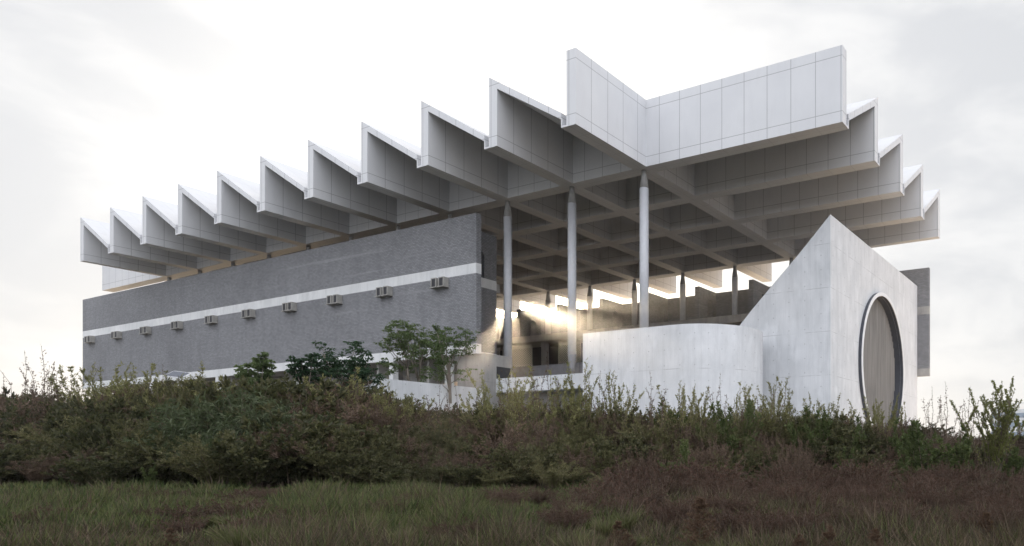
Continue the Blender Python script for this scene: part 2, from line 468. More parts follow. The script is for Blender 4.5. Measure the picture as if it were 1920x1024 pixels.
# deck
mb = MB(); bu(mb, 2.0, 72, .1, 26, 4.76, 5.3)
part(mb, 'deck_slab', M['floor'])
mb = MB(); bu(mb, 3.11, 12.3, -1.25, .09, 4.15, 5.13); part(mb, 'deck_edge', M['conc'])
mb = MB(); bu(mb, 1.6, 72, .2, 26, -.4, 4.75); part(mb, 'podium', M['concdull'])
mb = MB(); bu(mb, 3, 14.6, 2.3, 2.34, 5.35, 6.35); bu(mb, 3, 14.6, 2.27, 2.37, 6.35, 6.4)
for u in np.arange(3, 14.7, 1.45): bu(mb, u-.02, u+.02, 2.25, 2.3, 5.3, 6.35)
part(mb, 'balustrade', M['rail'])
# arcade under the front gallery
for k in range(10):
    u = 15.1 + 6*k
    mb = MB(); bu(mb, u, u+.45, -2.5, -2.05, 3.6, ZC0, 't')
    part(mb, 'arcade_pier', M['concband'])
mb = MB(); bu(mb, 14.6, 72, .25, .5, 3.6, ZC0+.018); 
for u in (17.9, 23.6, 29.5, 35.5, 44, 52): bu(mb, u, u+.2, -1.9, .249, 3.6, ZC0+.018)
bu(mb, 14.6, 72, -2.5, .2, 3.4, 3.6)
part(mb, 'arcade_wall', M['concdull'])
mb = MB()
bu(mb, 11.85, 14.6, -2.2, 0.3, 3.0, ZC0-.004); 
part(mb, 'service_room', M['concdull'])
mb = MB(); bu(mb, 11.83, 11.848, -1.2, .1, 4.4, 6.0); part(mb, 'doorway_shade', M['dark'])  # dark sheet on the solid wall stands in for the doorway's shade
# twin vents
for k in range(10):
    u0 = 15.15 + 6*k
    r = None
    for j in (0, 1):
        a = u0 + j*.78
        mb = MB()
        z0, z1 = 11.62, 12.32
        bu(mb, a, a+.07, -2.95, -2.504, z0+.06, z1-.06); bu(mb, a+.45, a+.52, -2.95, -2.504, z0+.06, z1-.06)
        bu(mb, a, a+.52, -2.95, -2.504, z1-.06, z1); bu(mb, a-.05, a+.62, -3.0, -2.504, z0, z0+.06)
        v = mb.build('vent_hood', M['vent'], fw)
        mb = MB(); bu(mb, a+.07, a+.45, -2.93, -2.90, z0+.06, z1-.06); mb.build('vent_opening_shade', M['dark'], v)  # dark sheet paints the shade inside the open hood
# ------------------------------------------------------------------ curved wall
cw = MB(); cu_, cr, cv_ = -3.5, 3.72, -2.45
path_o = [(3.1, cv_)] + [(cu_ - cr*math.sin(t), cv_ + cr - cr*math.cos(t)) for t in np.linspace(0, math.pi, 40)] + [(1.5, cv_+2*cr)]
path_i = [(3.1, cv_+.35)] + [(cu_ - (cr-.35)*math.sin(t), cv_ + cr - (cr-.35)*math.cos(t)) for t in np.linspace(0, math.pi, 40)] + [(1.5, cv_+2*cr-.35)]
n = len(path_o)
vs = [(-u, v, z) for z in (-.6, 7.43) for (u, v) in path_o] + [(-u, v, z) for z in (-.6, 7.43) for (u, v) in path_i]
fs = []
for i in range(n-1):
    fs += [(i, i+1, n+i+1, n+i), (2*n+i, 3*n+i, 3*n+i+1, 2*n+i+1), (n+i, n+i+1, 3*n+i+1, 3*n+i)]
fs += [(0, n, 3*n, 2*n), (n-1, 3*n-1, 4*n-1, 2*n-1)]
me = MB(); me.poly(vs, fs)
o = me.build('curved_wall', M['conc'])
bm = bmesh.new(); bm.from_mesh(o.data)
for e in bm.edges:
    if len(e.link_faces) == 2 and e.calc_face_angle() > .5: e.smooth = False
for f_ in bm.faces: f_.smooth = True
bm.to_mesh(o.data); bm.free()
tag(o, 'smooth pale concrete wall curving round like a half drum below the columns', 'wall')
# ------------------------------------------------------------------ wedge pavilion
wedge = empty('wedge_pavilion', (10.58, 4.9, -.6), 'pale concrete wedge with a big round window, its top sweeping up to a sharp corner', 'pavilion')
K = 1.1293
WU, WV = -10.58, 27.1
WO = (-10.58, -4.9, .6)
prof = [(-12.4, 13.2), (-10.44, 11.18), (-9.05, 9.86), (-7.6, 8.43), (-6.72, 7.52), (-5.6, 6.5), (-4.2, 5.5), (-2.6, 4.9)]
prof = [(-26.451 + K*(u+26.451), z*K) for u, z in prof]
prof[0] = (WU, prof[0][1])
prof += [(prof[-1][0], -.6), (WU, -.6)]
bm = bmesh.new()
pf = [bm.verts.new((-u, 4.9, z)) for u, z in prof]; pb = [bm.verts.new((-u, WV, z)) for u, z in prof]
k = len(prof)
bm.faces.new(pf); bm.faces.new(pb[::-1])
for i in range(k-1):
    if prof[i][0] == WU and prof[i+1][0] == WU: continue
    bm.faces.new((pf[i], pf[i+1], pb[i+1], pb[i]))
RC, RR, ZR = 16.02, 5.38, 6.42
ring = [bm.verts.new((-WU, RC + RR*math.cos(t), ZR + RR*math.sin(t))) for t in np.linspace(0, 2*math.pi, 72, endpoint=False)]
ringi = [bm.verts.new((-WU-1.7, v.co.y, v.co.z)) for v in ring]
es = [bm.edges.new((ring[i], ring[(i+1) % 72])) for i in range(72)]
def edge(a, b):
    e = bm.edges.get((a, b)); return e or bm.edges.new((a, b))
es += [edge(pf[0], pb[0]), edge(pb[0], pb[-1]), edge(pb[-1], pf[-1]), edge(pf[-1], pf[0])]
bmesh.ops.triangle_fill(bm, edges=es, use_beauty=True)
for i in range(72):
    bm.faces.new((ring[i], ringi[i], ringi[(i+1) % 72], ring[(i+1) % 72]))
bmesh.ops.recalc_face_normals(bm, faces=bm.faces)
me = bpy.data.meshes.new('shell'); bm.to_mesh(me); bm.free(); me.materials.append(M['conc'])
shell = bpy.data.objects.new('shell', me); C.objects.link(shell); shell.parent = wedge; shell.location = WO
# round frame
def ringmesh(x0, x1, r0, r1, n=96):
    mb = MB(); vs = []
    for x, r in ((x0, r0), (x1, r0), (x1, r1), (x0, r1)):
        vs += [(x, RC + r*math.cos(t), ZR + r*math.sin(t)) for t in np.linspace(0, 2*math.pi, n, endpoint=False)]
    fs = []
    for a in range(4):
        b = (a+1) % 4
        fs += [(a*n+i, a*n+(i+1) % n, b*n+(i+1) % n, b*n+i) for i in range(n)]
    mb.poly(vs, fs); return mb
fr = ringmesh(10.585, 10.81, 5.62, 5.385).build('round_window', M['darksteel'], wedge, True, WO)
ringmesh(10.811, 10.86, 5.63, 5.37).build('window_rim', M['steel'], fr)
ringmesh(10.0, 10.58, 5.379, 5.33).build('window_reveal', M['darksteel'], fr)
mb = MB()
rr = 5.32
for y in np.arange(RC-5.2, RC+5.2, .26):
    hh = math.sqrt(max(0, rr*rr - (max(abs(y-RC), abs(y+.2-RC)))**2))
    if hh > .1: mb.bx(10.10, 10.18, y, y+.2, ZR-hh, ZR+hh)
mb.build('slatted_screen', M['slat'], fr)
mb = MB(); vs = [(10.06, RC + 5.325*math.cos(t), ZR + 5.325*math.sin(t)) for t in np.linspace(0, 2*math.pi, 64, endpoint=False)]
mb.poly(vs + [(10.0, v[1], v[2]) for v in vs], [tuple(range(64)), tuple(range(127, 63, -1))])
mb.build('window_backing', M['vent'], fr)
# ------------------------------------------------------------------ terrace wall with planting bed
mb = MB()
bu(mb, 11.75, 12.1, -12.6, -2.55, -.5, 4.35); bu(mb, 12.1, 66, -12.6, -12.25, -.5, 3.3)
tw = mb.build('terrace_wall', M['conc'])
tag(tw, 'low pale concrete garden wall in front of the arcade, trees growing above it', 'wall')
mb = MB(); bu(mb, 12.1, 66, -12.25, -2.52, 2.6, 3.2)
def ground_mat():
    m, nt, b = newmat('rough_soil_and_turf', .95, .1)
    p = pos(nt)
    n1 = noise(nt, p, .18, 5, .6); n2 = noise(nt, p, 2.5, 5, .65)
    base = mixc(nt, mrange(nt, n1, .4, .6, 0, 1), (.045, .05, .022), (.07, .05, .035))
    base = mixc(nt, mrange(nt, n2, .4, .7, 0, .7), base, (.03, .028, .018))
    nt.links.new(base, b.inputs['Base Color']); bump(nt, b, n2, .6, .1)
    return m
M['ground'] = ground_mat()
tb = mb.build('terrace_bed', M['ground']); tag(tb, kind='structure')
# ------------------------------------------------------------------ ground
def gz(x, y):
    D = depth(x, y); L = lateral(x, y)
    t = min(1, max(0, (D - 28) / 9.0)); t = t*t*(3-2*t)
    z = -1.35 + 1.85*t
    z += .10*math.sin(x*.31+1.3)*math.sin(y*.27) + .05*math.sin(x*.9)*math.sin(y*1.1+.5)
    if D > 90: z -= min(8, (D-90)*.05)
    return z
mb = MB()
xs = np.concatenate([[-900, -600, -350, -200], np.arange(-140, 101, 2.0), [150, 250, 450, 700]])
ys = np.concatenate([[-250, -120, -80], np.arange(-50, 61, 2.0), [80, 110, 160, 300, 500, 800]])
vs = [(x, y, gz(x, y)) for y in ys for x in xs]
nx = len(xs)
fs = [(j*nx+i, j*nx+i+1, (j+1)*nx+i+1, (j+1)*nx+i) for j in range(len(ys)-1) for i in range(nx-1)]
mb.poly(vs, fs, True)
g = mb.build('ground', M['ground']); tag(g, kind='structure')
mb = MB(); mb.bx(-120, 90, 27.7, 120, -.6, .75)  # unseen pale slabs, added to bounce warm light up under the roof
M['bounce_slab'] = plain('pale_bounce_slab', (.74, .59, .43), .7)
mb.bx(1.6, 60, 7.5, 27.69, -.6, .75); mb.bx(-120, -73, -5, 27.69, -.6, .75)
tag(mb.build('bounce_slab', M['bounce_slab']), kind='structure')
# ------------------------------------------------------------------ plants
rng = np.random.default_rng(7)
random.seed(5)
def leafmat(name, cols, trans=.35, wi=.45):
    m, nt, b = newmat(name, .65, .25)
    gi = N(nt, 'ShaderNodeNewGeometry')
    oi = N(nt, 'ShaderNodeObjectInfo')
    tcn = N(nt, 'ShaderNodeTexCoord')
    rp = N(nt, 'ShaderNodeValToRGB')
    el = rp.color_ramp.elements
    while len(el) < len(cols): el.new(.5)
    for i, c in enumerate(cols):
        el[i].position = i/(len(cols)-1); el[i].color = (*c, 1)
    n1 = noise(nt, tcn.outputs['Object'], 1.6, 3)
    v = math_(nt, 'ADD', math_(nt, 'MULTIPLY', gi.outputs['Random Per Island'], wi), math_(nt, 'MULTIPLY', mrange(nt, n1, .3, .7, 0, 1), .3))
    v = math_(nt, 'ADD', v, math_(nt, 'MULTIPLY', oi.outputs['Random'], .25))
    nt.links.new(v, rp.inputs[0])
    nt.links.new(rp.outputs[0], b.inputs['Base Color'])
    tl = N(nt, 'ShaderNodeBsdfTranslucent')
    nt.links.new(mixc(nt, .3, rp.outputs[0], (.12, .14, .02), 'ADD'), tl.inputs[0])
    mx = N(nt, 'ShaderNodeMixShader'); mx.inputs[0].default_value = trans
    nt.links.new(b.outputs[0], mx.inputs[1]); nt.links.new(tl.outputs[0], mx.inputs[2])
    nt.links.new(mx.outputs[0], nt.nodes['Material Output'].inputs[0])
    return m
M['olive'] = leafmat('olive_foliage', [(.04, .042, .02), (.10, .098, .045), (.26, .23, .12)])
M['brown'] = leafmat('dry_brown_weed', [(.035, .022, .018), (.10, .066, .05), (.25, .175, .13)], .25)
M['redbrown'] = leafmat('red_brown_weed', [(.022, .012, .01), (.06, .032, .026), (.15, .085, .065)], .25, .6)
M['deep'] = leafmat('deep_green_foliage', [(.016, .024, .011), (.055, .056, .028), (.16, .15, .075)])
M['blue'] = leafmat('grey_green_willow', [(.025, .038, .018), (.065, .085, .042), (.21, .24, .145)])
M['yellow'] = leafmat('yellow_green_spire', [(.11, .115, .045), (.20, .195, .08), (.38, .36, .19)], .4)
M['fresh'] = leafmat('fresh_green_leaf', [(.035, .055, .018), (.075, .10, .035), (.17, .20, .08)], .35)
M['treeleaf'] = leafmat('tree_leaf', [(.055, .085, .035), (.11, .155, .065), (.20, .24, .12)], .45)
M['twig'] = plain('thin_twig', (.11, .085, .065), .9)
M['bark'] = plain('pale_bark', (.22, .19, .16), .9)
M['grass'] = leafmat('grass_blade', [(.014, .026, .009), (.042, .064, .02), (.13, .135, .055)], .3, .75)
M['drygrass'] = leafmat('dry_grass_blade', [(.015, .011, .009), (.05, .036, .027), (.16, .115, .08)], .3, .75)
M['grasspale'] = leafmat('pale_grass_blade', [(.04, .05, .018), (.09, .095, .04), (.24, .21, .12)], .3)
def quads(P, Dv, L, Wd, droop=0.0):
    """leaf diamonds: base P, direction Dv, length L, width Wd -> verts, faces"""
    n = len(P)
    Dv = Dv/np.linalg.norm(Dv, axis=1)[:, None]
    rnd = rng.normal(size=(n, 3)); side = np.cross(Dv, rnd); side /= np.linalg.norm(side, axis=1)[:, None] + 1e-9
    L = np.broadcast_to(L, n)[:, None]; Wd = np.broadcast_to(Wd, n)[:, None]
    mid = P + Dv*L*.45; tip = P + Dv*L; tip[:, 2] -= droop*L[:, 0]
    V = np.stack([P, mid + side*Wd/2, tip, mid - side*Wd/2], 1).reshape(-1, 3)
    return V
def leafobj(name, V, mat):
    me = bpy.data.meshes.new(name); n = len(V)//4
    me.vertices.add(len(V)); me.vertices.foreach_set('co', V.astype(np.float32).ravel())
    me.loops.add(n*4); me.loops.foreach_set('vertex_index', np.arange(n*4, dtype=np.int32))
    me.polygons.add(n); me.polygons.foreach_set('loop_start', np.arange(0, n*4, 4, dtype=np.int32))
    me.polygons.foreach_set('loop_total', np.full(n, 4, dtype=np.int32))
    me.update(calc_edges=True); me.materials.append(mat)
    return me
def stems_mesh(paths, r0, r1, n=3):
    mb = MB()
    for p in paths:
        mb.tube(p, np.linspace(r0, r1, len(p)), n, False)
    return mb
def arc_paths(k, H, Rr, lean=.5, seg=7, wob=.04, base=.25):
    ps = []
    for i in range(k):
        a = rng.uniform(0, 2*math.pi); s = rng.uniform(.1, 1)**.6
        h = H*rng.uniform(.6, 1)*(1 - .28*s*s); rad = Rr*s
        p0 = np.array([math.cos(a), math.sin(a), 0])*base*rng.uniform(0, 1)
        t = np.linspace(0, 1, seg)
        x = p0[0] + math.cos(a)*rad*(t**(1+lean)); y = p0[1] + math.sin(a)*rad*(t**(1+lean))
        z = h*(t - lean*.25*s*t**3)
        w = rng.normal(size=(seg, 3))*wob*t[:, None]
        ps.append(np.stack([x, y, z], 1) + w)
    return ps
def along(p, t):
    k = len(p)-1; f = np.clip(t*k, 0, k-1e-6); i = f.astype(int); fr = (f-i)[:, None]
    pos_ = p[i]*(1-fr) + p[i+1]*fr; tan = p[i+1]-p[i]; tan /= np.linalg.norm(tan, axis=1)[:, None]
    return pos_, tan
def bushy(paths, per, spr, leaves, L, Wd, t0=.15, up=.5, droop=0.0):
    """sprays: side sprigs with fine leaves along every stem"""
    Vs = []
    for p in paths:
        t = rng.uniform(t0, 1, per)
        P, T = along(p, t)
        out_ = rng.normal(size=(per, 3)); out_[:, 2] = np.abs(out_[:, 2])*up
        out_ /= np.linalg.norm(out_, axis=1)[:, None]
        d = out_*.75 + T*.8; d /= np.linalg.norm(d, axis=1)[:, None]
        ln = spr*rng.uniform(.4, 1, per)*(1.15 - .7*t)
        u = rng.uniform(0, 1, (per, leaves))
        Q = P[:, None] + d[:, None]*(u*ln[:, None])[..., None]
        ld = d[:, None] + rng.normal(size=(per, leaves, 3))*.55
        Q = Q.reshape(-1, 3); ld = ld.reshape(-1, 3)
        Vs.append(quads(Q, ld, L*rng.uniform(.6, 1.3, len(Q)), Wd*rng.uniform(.7, 1.3, len(Q)), droop))
    return np.concatenate(Vs)
class Proto:
    def __init__(s, name, stem, smat, leafV, lmat, leafname='foliage'):
        s.name = name; s.lname = leafname
        me = bpy.data.meshes.new(name + '_stems'); me.from_pydata(stem.v, [], stem.f); me.materials.append(smat)
        s.sm = me; s.lm = leafobj(name + '_leaves', leafV, lmat)
    def place(s, loc, rz, sc, label, cat, group=None, sz=None):
        e = empty(s.name, loc, label, cat, group)
        e.rotation_euler = (0, 0, rz); e.scale = (sc, sc, sz or sc)
        for nm, me in (('stem', s.sm), (s.lname, s.lm)):
            o = bpy.data.objects.new(nm, me); C.objects.link(o); o.parent = e
        return e
# prototypes, about 1.9 m tall each before scaling
P = {}
def mk(name, key, k, H, Rr, lean, per, spr, lv, L, Wd, mat, **kw):
    pa = arc_paths(k, H, Rr, lean, base=kw.pop('base', .3))
    P.setdefault(key, []).append(Proto(name, stems_mesh(pa, .012, .003), M['twig'], bushy(pa, per, spr, lv, L, Wd, **kw), M[mat]))
for i in range(3):
    mk('feathery_shrub', 'olive', 42, 1.9, 1.15, .8, 26, .42, 12, .085, .02, 'olive')
for i in range(2):
    mk('feathery_shrub', 'brownf', 42, 1.9, 1.2, .9, 26, .45, 12, .085, .018, 'brown')
for i in range(2):
    mk('leafy_shrub', 'deep', 36, 1.7, 1.15, .7, 24, .38, 9, .11, .05, 'deep')
for i in range(2):
    mk('willow_bush', 'blue', 60, 1.9, 1.15, .7, 26, .22, 6, .17, .024, 'blue', droop=.35)
for i in range(3):
    mk('dry_weed_clump', 'weed', 60, 1.6, .75, .35, 24, .2, 7, .06, .016, 'brown', t0=.2, up=1.2, base=.45)
for i in range(4):
    mk('reddish_weed', 'near', 80, .95, .6, .3, 18, .13, 6, .045, .013, 'redbrown', t0=.2, up=1.2, base=.4)
for i in range(2):
    mk('plume_weed', 'plume', 9, 2.0, .55, .5, 30, .3, 9, .06, .014, 'olive', t0=.35, up=1.0, base=.2)
    mk('plume_weed', 'plume', 9, 2.0, .6, .6, 30, .3, 9, .06, .014, 'brown', t0=.35, up=1.0, base=.2)
for i in range(3):
    mk('yellow_plume_weed', 'yplume', 13, 2.3, .62, .35, 40, .2, 6, .062, .02, 'yellow', t0=.4, up=1.2, base=.25)
for i in range(3):
    k_ = 260; a_ = rng.uniform(0, 6.28, k_); d_ = np.stack([np.cos(a_)*rng.uniform(.1, .8, k_), np.sin(a_)*rng.uniform(.1, .8, k_), np.ones(k_)], 1)
    V_ = quads(np.stack([np.cos(a_)*.06, np.sin(a_)*.06, np.zeros(k_)], 1)*rng.uniform(0, 1.6, (k_, 1)), d_, rng.uniform(.2, .55, k_), .013, .25)
    P.setdefault('tuft', []).append(Proto('grass_tuft', stems_mesh(arc_paths(5, .6, .25, .5, 5, .01, .05), .003, .0015), M['twig'], V_, M['grasspale'], 'blades'))
for i in range(2):
    mk('feathery_weed', 'nolive', 30, .85, .42, .6, 22, .17, 8, .045, .011, 'olive', base=.15)
for i in range(3):
    mk('yellow_spire_weed', 'spire', 4, 2.3, .42, .15, 44, .13, 4, .052, .017, 'yellow', t0=.4, up=1.4, base=.12)
for i in range(2):
    mk('thin_twiggy_weed', 'thin', 5, 2.3, .55, .25, 30, .22, 3, .05, .016, 'brown', t0=.35, up=1.0, base=.15)
for i in range(2):
    mk('green_sprout', 'fresh', 9, 1.3, .38, .25, 60, .12, 5, .065, .026, 'fresh', t0=.15, up=1.2, base=.1)
def conifer():
    pa = [np.array([[0, 0, 0], [0.01, 0, .6], [0, .02, 1.2]])]
    for i in range(60):
        z = rng.uniform(.08, 1.1); a = rng.uniform(0, 6.28); l = .42*(1.18 - z)**.8
        pa.append(np.array([[0, 0, z], [math.cos(a)*l*.5, math.sin(a)*l*.5, z+l*.2], [math.cos(a)*l, math.sin(a)*l, z+l*.45]]))
    return Proto('rusty_plume_weed', stems_mesh(pa, .006, .002), M['twig'], bushy(pa, 24, .1, 5, .045, .012, t0=.1, up=.6), M['rust'])
M['rust'] = leafmat('rust_brown_weed', [(.06, .035, .025), (.11, .065, .045), (.17, .11, .08)], .3)
P['rust'] = [conifer(), conifer()]
MINW = {'olive': 1.0, 'brownf': 1.0, 'deep': .95, 'weed': 1.1}
def put(key, px, D, ztop, H, label, cat, group=None, wid=1.0):
    x, y, _ = at(px, D); z = gz(x, y) - .05
    pr = random.choice(P[key])
    hs = max(.3, (ztop - z) / H)
    return pr.place((x, y, z), random.uniform(0, 6.28), (max(hs, MINW.get(key, 0)))*wid, label, cat, group, hs)
def ytop_to_z(py, D): return (Y0 - py)/FPX*D
# crest silhouette of the thicket (photo pixels)
crest = [(-60, 735), (0, 735), (60, 738), (150, 742), (220, 728), (300, 713), (400, 703), (470, 704), (560, 704), (640, 713), (700, 728), (760, 752), (850, 758), (950, 748), (1050, 752), (1120, 762), (1250, 772), (1400, 770), (1500, 772), (1600, 778), (1700, 792), (1800, 812), (1920, 818), (2000, 815)]
def crest_y(px): return float(np.interp(px, [c[0] for c in crest], [c[1] for c in crest]))
LAB = {
 'olive': ('olive green feathery shrub in the overgrown bank below the building', 'shrub', 'olive feathery shrubs of the bank'),
 'brownf': ('brownish feathery shrub in the overgrown bank below the building', 'shrub', 'brown feathery shrubs of the bank'),
 'deep': ('dark green small leaved shrub low in the overgrown bank', 'shrub', 'dark leafy shrubs of the bank'),
 'weed': ('clump of upright dry reddish brown weeds in the overgrown bank', 'weed', 'dry reddish weed clumps of the bank'),
}
def kinds(px):
    if px < 330: return ['brownf', 'brownf', 'olive', 'deep']
    if px < 560: return ['deep', 'olive', 'olive']
    if px < 820: return ['olive', 'brownf', 'deep', 'weed']
    if px < 1060: return ['olive', 'weed', 'brownf', 'deep']
    if px < 1300: return ['olive', 'olive', 'deep', 'weed']
    if px < 1720: return ['weed', 'weed', 'olive', 'deep']
    return ['weed', 'deep', 'weed']
rows = [(36, 2, 34, 1), (34.0, 4, 36, 1), (32, 20, 46, 1), (30, 46, 56, 1), (28.3, 78, 60, 1), (26.8, 112, 60, 1)]
for D, dy, step, _ in rows:
    px = -90 + random.uniform(0, 30)
    while px < 2380:
        d = D + random.uniform(-.9, .9)
        kd = kinds(px)
        if dy > 90: kd = ['deep', 'olive', 'deep'] + kd[:1]
        k = random.choice(kd)
        yt = crest_y(px) + dy + random.triangular(-22, 18, 2)
        skip = 330 < px < 560 and 5 < dy < 110
        if not skip:
            put(k, px, d, ytop_to_z(yt, d), {'olive': 1.8, 'brownf': 1.8, 'deep': 1.6, 'weed': 1.6}[k], *LAB[k], wid=random.uniform(.8, 1.15))
        px += step*random.uniform(.7, 1.2)
for i in range(22):
    px = random.uniform(-420, -90); d = random.uniform(26, 35.5)
    put('olive' if i % 2 else 'brownf', px, d, ytop_to_z(735 + (35.5-d)*8, d), 1.8, *LAB['olive' if i % 2 else 'brownf'])
# grey-green willow bushes
for i, (px, D, yt) in enumerate([(365, 28.5, 745), (415, 29.2, 722), (470, 29, 728), (520, 29.3, 735), (395, 27.2, 790), (460, 27, 785), (510, 27.4, 800)]):
    put('blue', px, D, ytop_to_z(yt, D), 1.75, 'rounded grey green willow bush at the left of the bank, leaves long and narrow', 'bush', 'grey green willow bushes', wid=.8)
# tall spires above the thicket
spires = [(165, 655), (180, 672), (232, 655), (245, 690), (282, 664), (290, 684), (395, 664), (430, 690), (560, 700), (632, 680), (655, 700), (738, 700), (757, 720), (893, 712), (920, 722), (944, 662), (990, 680), (1000, 702), (1055, 678), (1075, 700), (1088, 662), (1155, 684), (1165, 712), (1190, 735), (1272, 706), (1280, 722), (1293, 712), (1311, 712), (1396, 716), (1402, 702), (1412, 735), (1452, 688), (1460, 712), (1480, 735), (1510, 726), (1528, 742), (1555, 730), (1575, 745), (1602, 735), (1640, 748), (1655, 742), (1700, 758)]
spires += [(a + random.uniform(-16, 16), b + random.uniform(4, 34)) for a, b in spires]
spires += [(random.uniform(140, 720), random.uniform(690, 712)) for _ in range(14)]
for px, yt in spires:
    D = random.uniform(32.5, 35.5)
    put('spire', px, D, ytop_to_z(yt, D), 2.2, 'tall yellow green spire of small leaves rising above the thicket', 'weed', 'tall yellow green spires above the thicket', wid=random.uniform(.75, 1.2))
for px, yt in [(20, 685), (45, 672), (62, 668), (75, 690), (95, 655), (112, 665), (130, 700), (148, 690), (5, 705), (655, 690), (965, 672), (1020, 665), (1115, 700), (1130, 715), (1215, 720), (1230, 705), (1345, 705), (1350, 730), (1435, 700), (1745, 730), (1775, 722), (1810, 730), (1825, 745), (1730, 770), (500, 690), (300, 690), (860, 700), (815, 720)]:
    D = random.uniform(32, 35)
    put('thin', px, D, ytop_to_z(yt, D), 2.2, 'thin bare twiggy weed sticking up from the thicket', 'weed', 'thin twiggy weeds above the thicket')
for px, yt, D in [(1258, 742, 33), (1332, 748, 33), (1390, 745, 32), (1375, 758, 31), (1505, 760, 31.5), (1530, 752, 32), (1550, 765, 31), (1700, 775, 31), (1720, 782, 30), (1590, 770, 31), (1270, 820, 27), (1590, 835, 27), (1700, 840, 27), (1880, 835, 27), (280, 860, 26), (1830, 860, 26)]:
    put('fresh', px, D, ytop_to_z(yt, D), 1.25, 'fresh green leafy sprout among the dry shrubs', 'plant', 'fresh green sprouts in the bank')
for i in range(36):
    px = random.uniform(2000, 2400); D = 12.5*(24/12.5)**random.random()
    put('near', px, D, ytop_to_z(868 + (22 - D)*8.0 + random.uniform(-8, 26), D), .95, 'low clump of dark reddish brown weeds on the near slope at the right', 'weed', 'reddish weed clumps on the near slope')
# airy feathery plumes loosen the crest
for i in range(46):
    px = random.uniform(-40, 1960); D = random.uniform(32.5, 35); yt = crest_y(px) - random.uniform(10, 30)
    put('plume', px, D, ytop_to_z(yt, D), 2.0, 'airy feathery plume weed rising over the thicket', 'weed', 'airy plume weeds on the crest', wid=random.uniform(.8, 1.2))
for px, yt in [(160, 655), (185, 672), (232, 656), (250, 690), (284, 664), (300, 700), (395, 664), (420, 690), (560, 704), (632, 668), (655, 690), (738, 700), (760, 715), (893, 712), (944, 662), (990, 680), (1055, 675), (1088, 662), (1155, 690), (1272, 706), (1311, 712), (1402, 702), (1452, 688), (1528, 735), (1560, 728), (1640, 732), (1660, 726), (1690, 745)]:
    D = random.uniform(32.5, 35)
    put('yplume', px, D, ytop_to_z(yt, D), 2.25, 'broad airy yellow green plume above the thicket', 'weed', 'broad yellow green plumes above the thicket', wid=random.uniform(.8, 1.15))
# tufts in the grass
for i in range(95):
    px = random.uniform(-60, 1500); D = 8.5*(26/8.5)**random.random()
    x, y, _ = at(px, D); z = gz(x, y) - .02; h = random.uniform(.5, 1.15)
    random.choice(P['tuft']).place((x, y, z), random.uniform(0, 6.28), h, 'tuft of longer arching grass', 'grass tuft', 'grass tufts on the slope', h*random.uniform(.7, 1.2))
# nearer red brown thicket at the right
for i in range(212):
    px = random.uniform(1060, 2000); D = 11.5*(24/11.5)**random.random()
    if px < 1300 and random.random() < (1300-px)/260: continue
    if D < 13 and px < 1250: continue
    yt = 868 + (22 - D)*8.0 + random.uniform(-8, 26)
    put('near', px, D, ytop_to_z(yt, D), .95, 'low clump of dark reddish brown weeds on the near slope at the right', 'weed', 'reddish weed clumps on the near slope', wid=random.uniform(.8, 1.2))
for i in range(40):
    px = random.uniform(-40, 1100); D = random.uniform(11, 23)
    put('near', px, D, gz(*at(px, D)[:2]) + random.uniform(.25, .5), .95, 'small tuft of dry brown weed in the near grass', 'weed', 'small dry tufts in the grass', wid=1.3)
for i in range(26):
    px = random.choice([random.uniform(1760, 1960), random.uniform(1380, 1560), random.uniform(600, 1000)]); D = random.uniform(12, 20)
    yt = 900 + (20-D)*9 + random.uniform(0, 18)
    if px < 1000: yt += 45
    put('nolive', px, D, ytop_to_z(yt, D), .85, 'small grey green feathery weed on the near slope', 'weed', 'small feathery weeds on the near slope')
for px, yt, D in [(1312, 930, 10.5), (1160, 975, 10), (1555, 985, 9.6), (1850, 960, 10), (320, 1000, 9.5), (450, 985, 11), (1180, 1000, 9), (1500, 1000, 9.5), (1640, 990, 9.4)]:
    put('rust', px, D, ytop_to_z(yt, D), 1.18, 'rust brown plume shaped weed standing in the near grass', 'weed', 'rust brown plume weeds')
# grass as one sheet of blades
def grass(name, n, D0, D1, px0, px1, h0, h1, w, mat, cond=None, lean=.5):
    px = rng.uniform(px0, px1, n); D = D0*(D1/D0)**rng.uniform(0, 1, n)
    cy, sy = math.cos(YAW), math.sin(YAW)
    dx = (px - X0)/FPX
    X = CX + D*(dx*sy - cy); Y = CY + D*(dx*cy + sy)
    nn = np.sin(X*1.7+Y*.6)*np.sin(Y*1.3-X*.5) + .6*np.sin(X*4.1+1)*np.sin(Y*3.7) + .5*np.sin(X*.5+Y*.7+2)
    keep = np.ones(n, bool) if cond is None else cond(px, D, nn)
    X, Y, D, nn = X[keep], Y[keep], D[keep], nn[keep]
    Z = np.array([gz(a, b) for a, b in zip(X, Y)]) - .01
    k = len(X)
    d = rng.normal(size=(k, 3))*lean; d[:, 2] = 1
    h = rng.uniform(h0, h1, k)*(1 + .7*nn)
    h = np.clip(h, .03, None)
    V = quads(np.stack([X, Y, Z], 1), d, h, w*rng.uniform(.6, 1.3, k)*np.clip(D/12, .8, 2.5))
    me = leafobj(name, V, mat)
    o = bpy.data.objects.new(name, me); C.objects.link(o)
    return o
tag(grass('grass', 235000, 7.5, 27, -300, 2350, .10, .32, .017, M['grass'], lambda p, D, nn: rng.uniform(size=len(p)) < np.where((p > 1150), .15, np.where(D < 11.5, .3, 1))), 'rough green grass covering the foreground slope', 'grass', kind='stuff')
tag(grass('dry_grass', 140000, 7.5, 24, -300, 2350, .14, .42, .012, M['drygrass'], lambda p, D, nn: rng.uniform(size=len(p)) < np.where((D < 11.5) | (p > 1050), .8, .18 + .25*(nn > .5)), .7), 'dry brown grass and seed stalks mixed through the foreground', 'dry grass', kind='stuff')
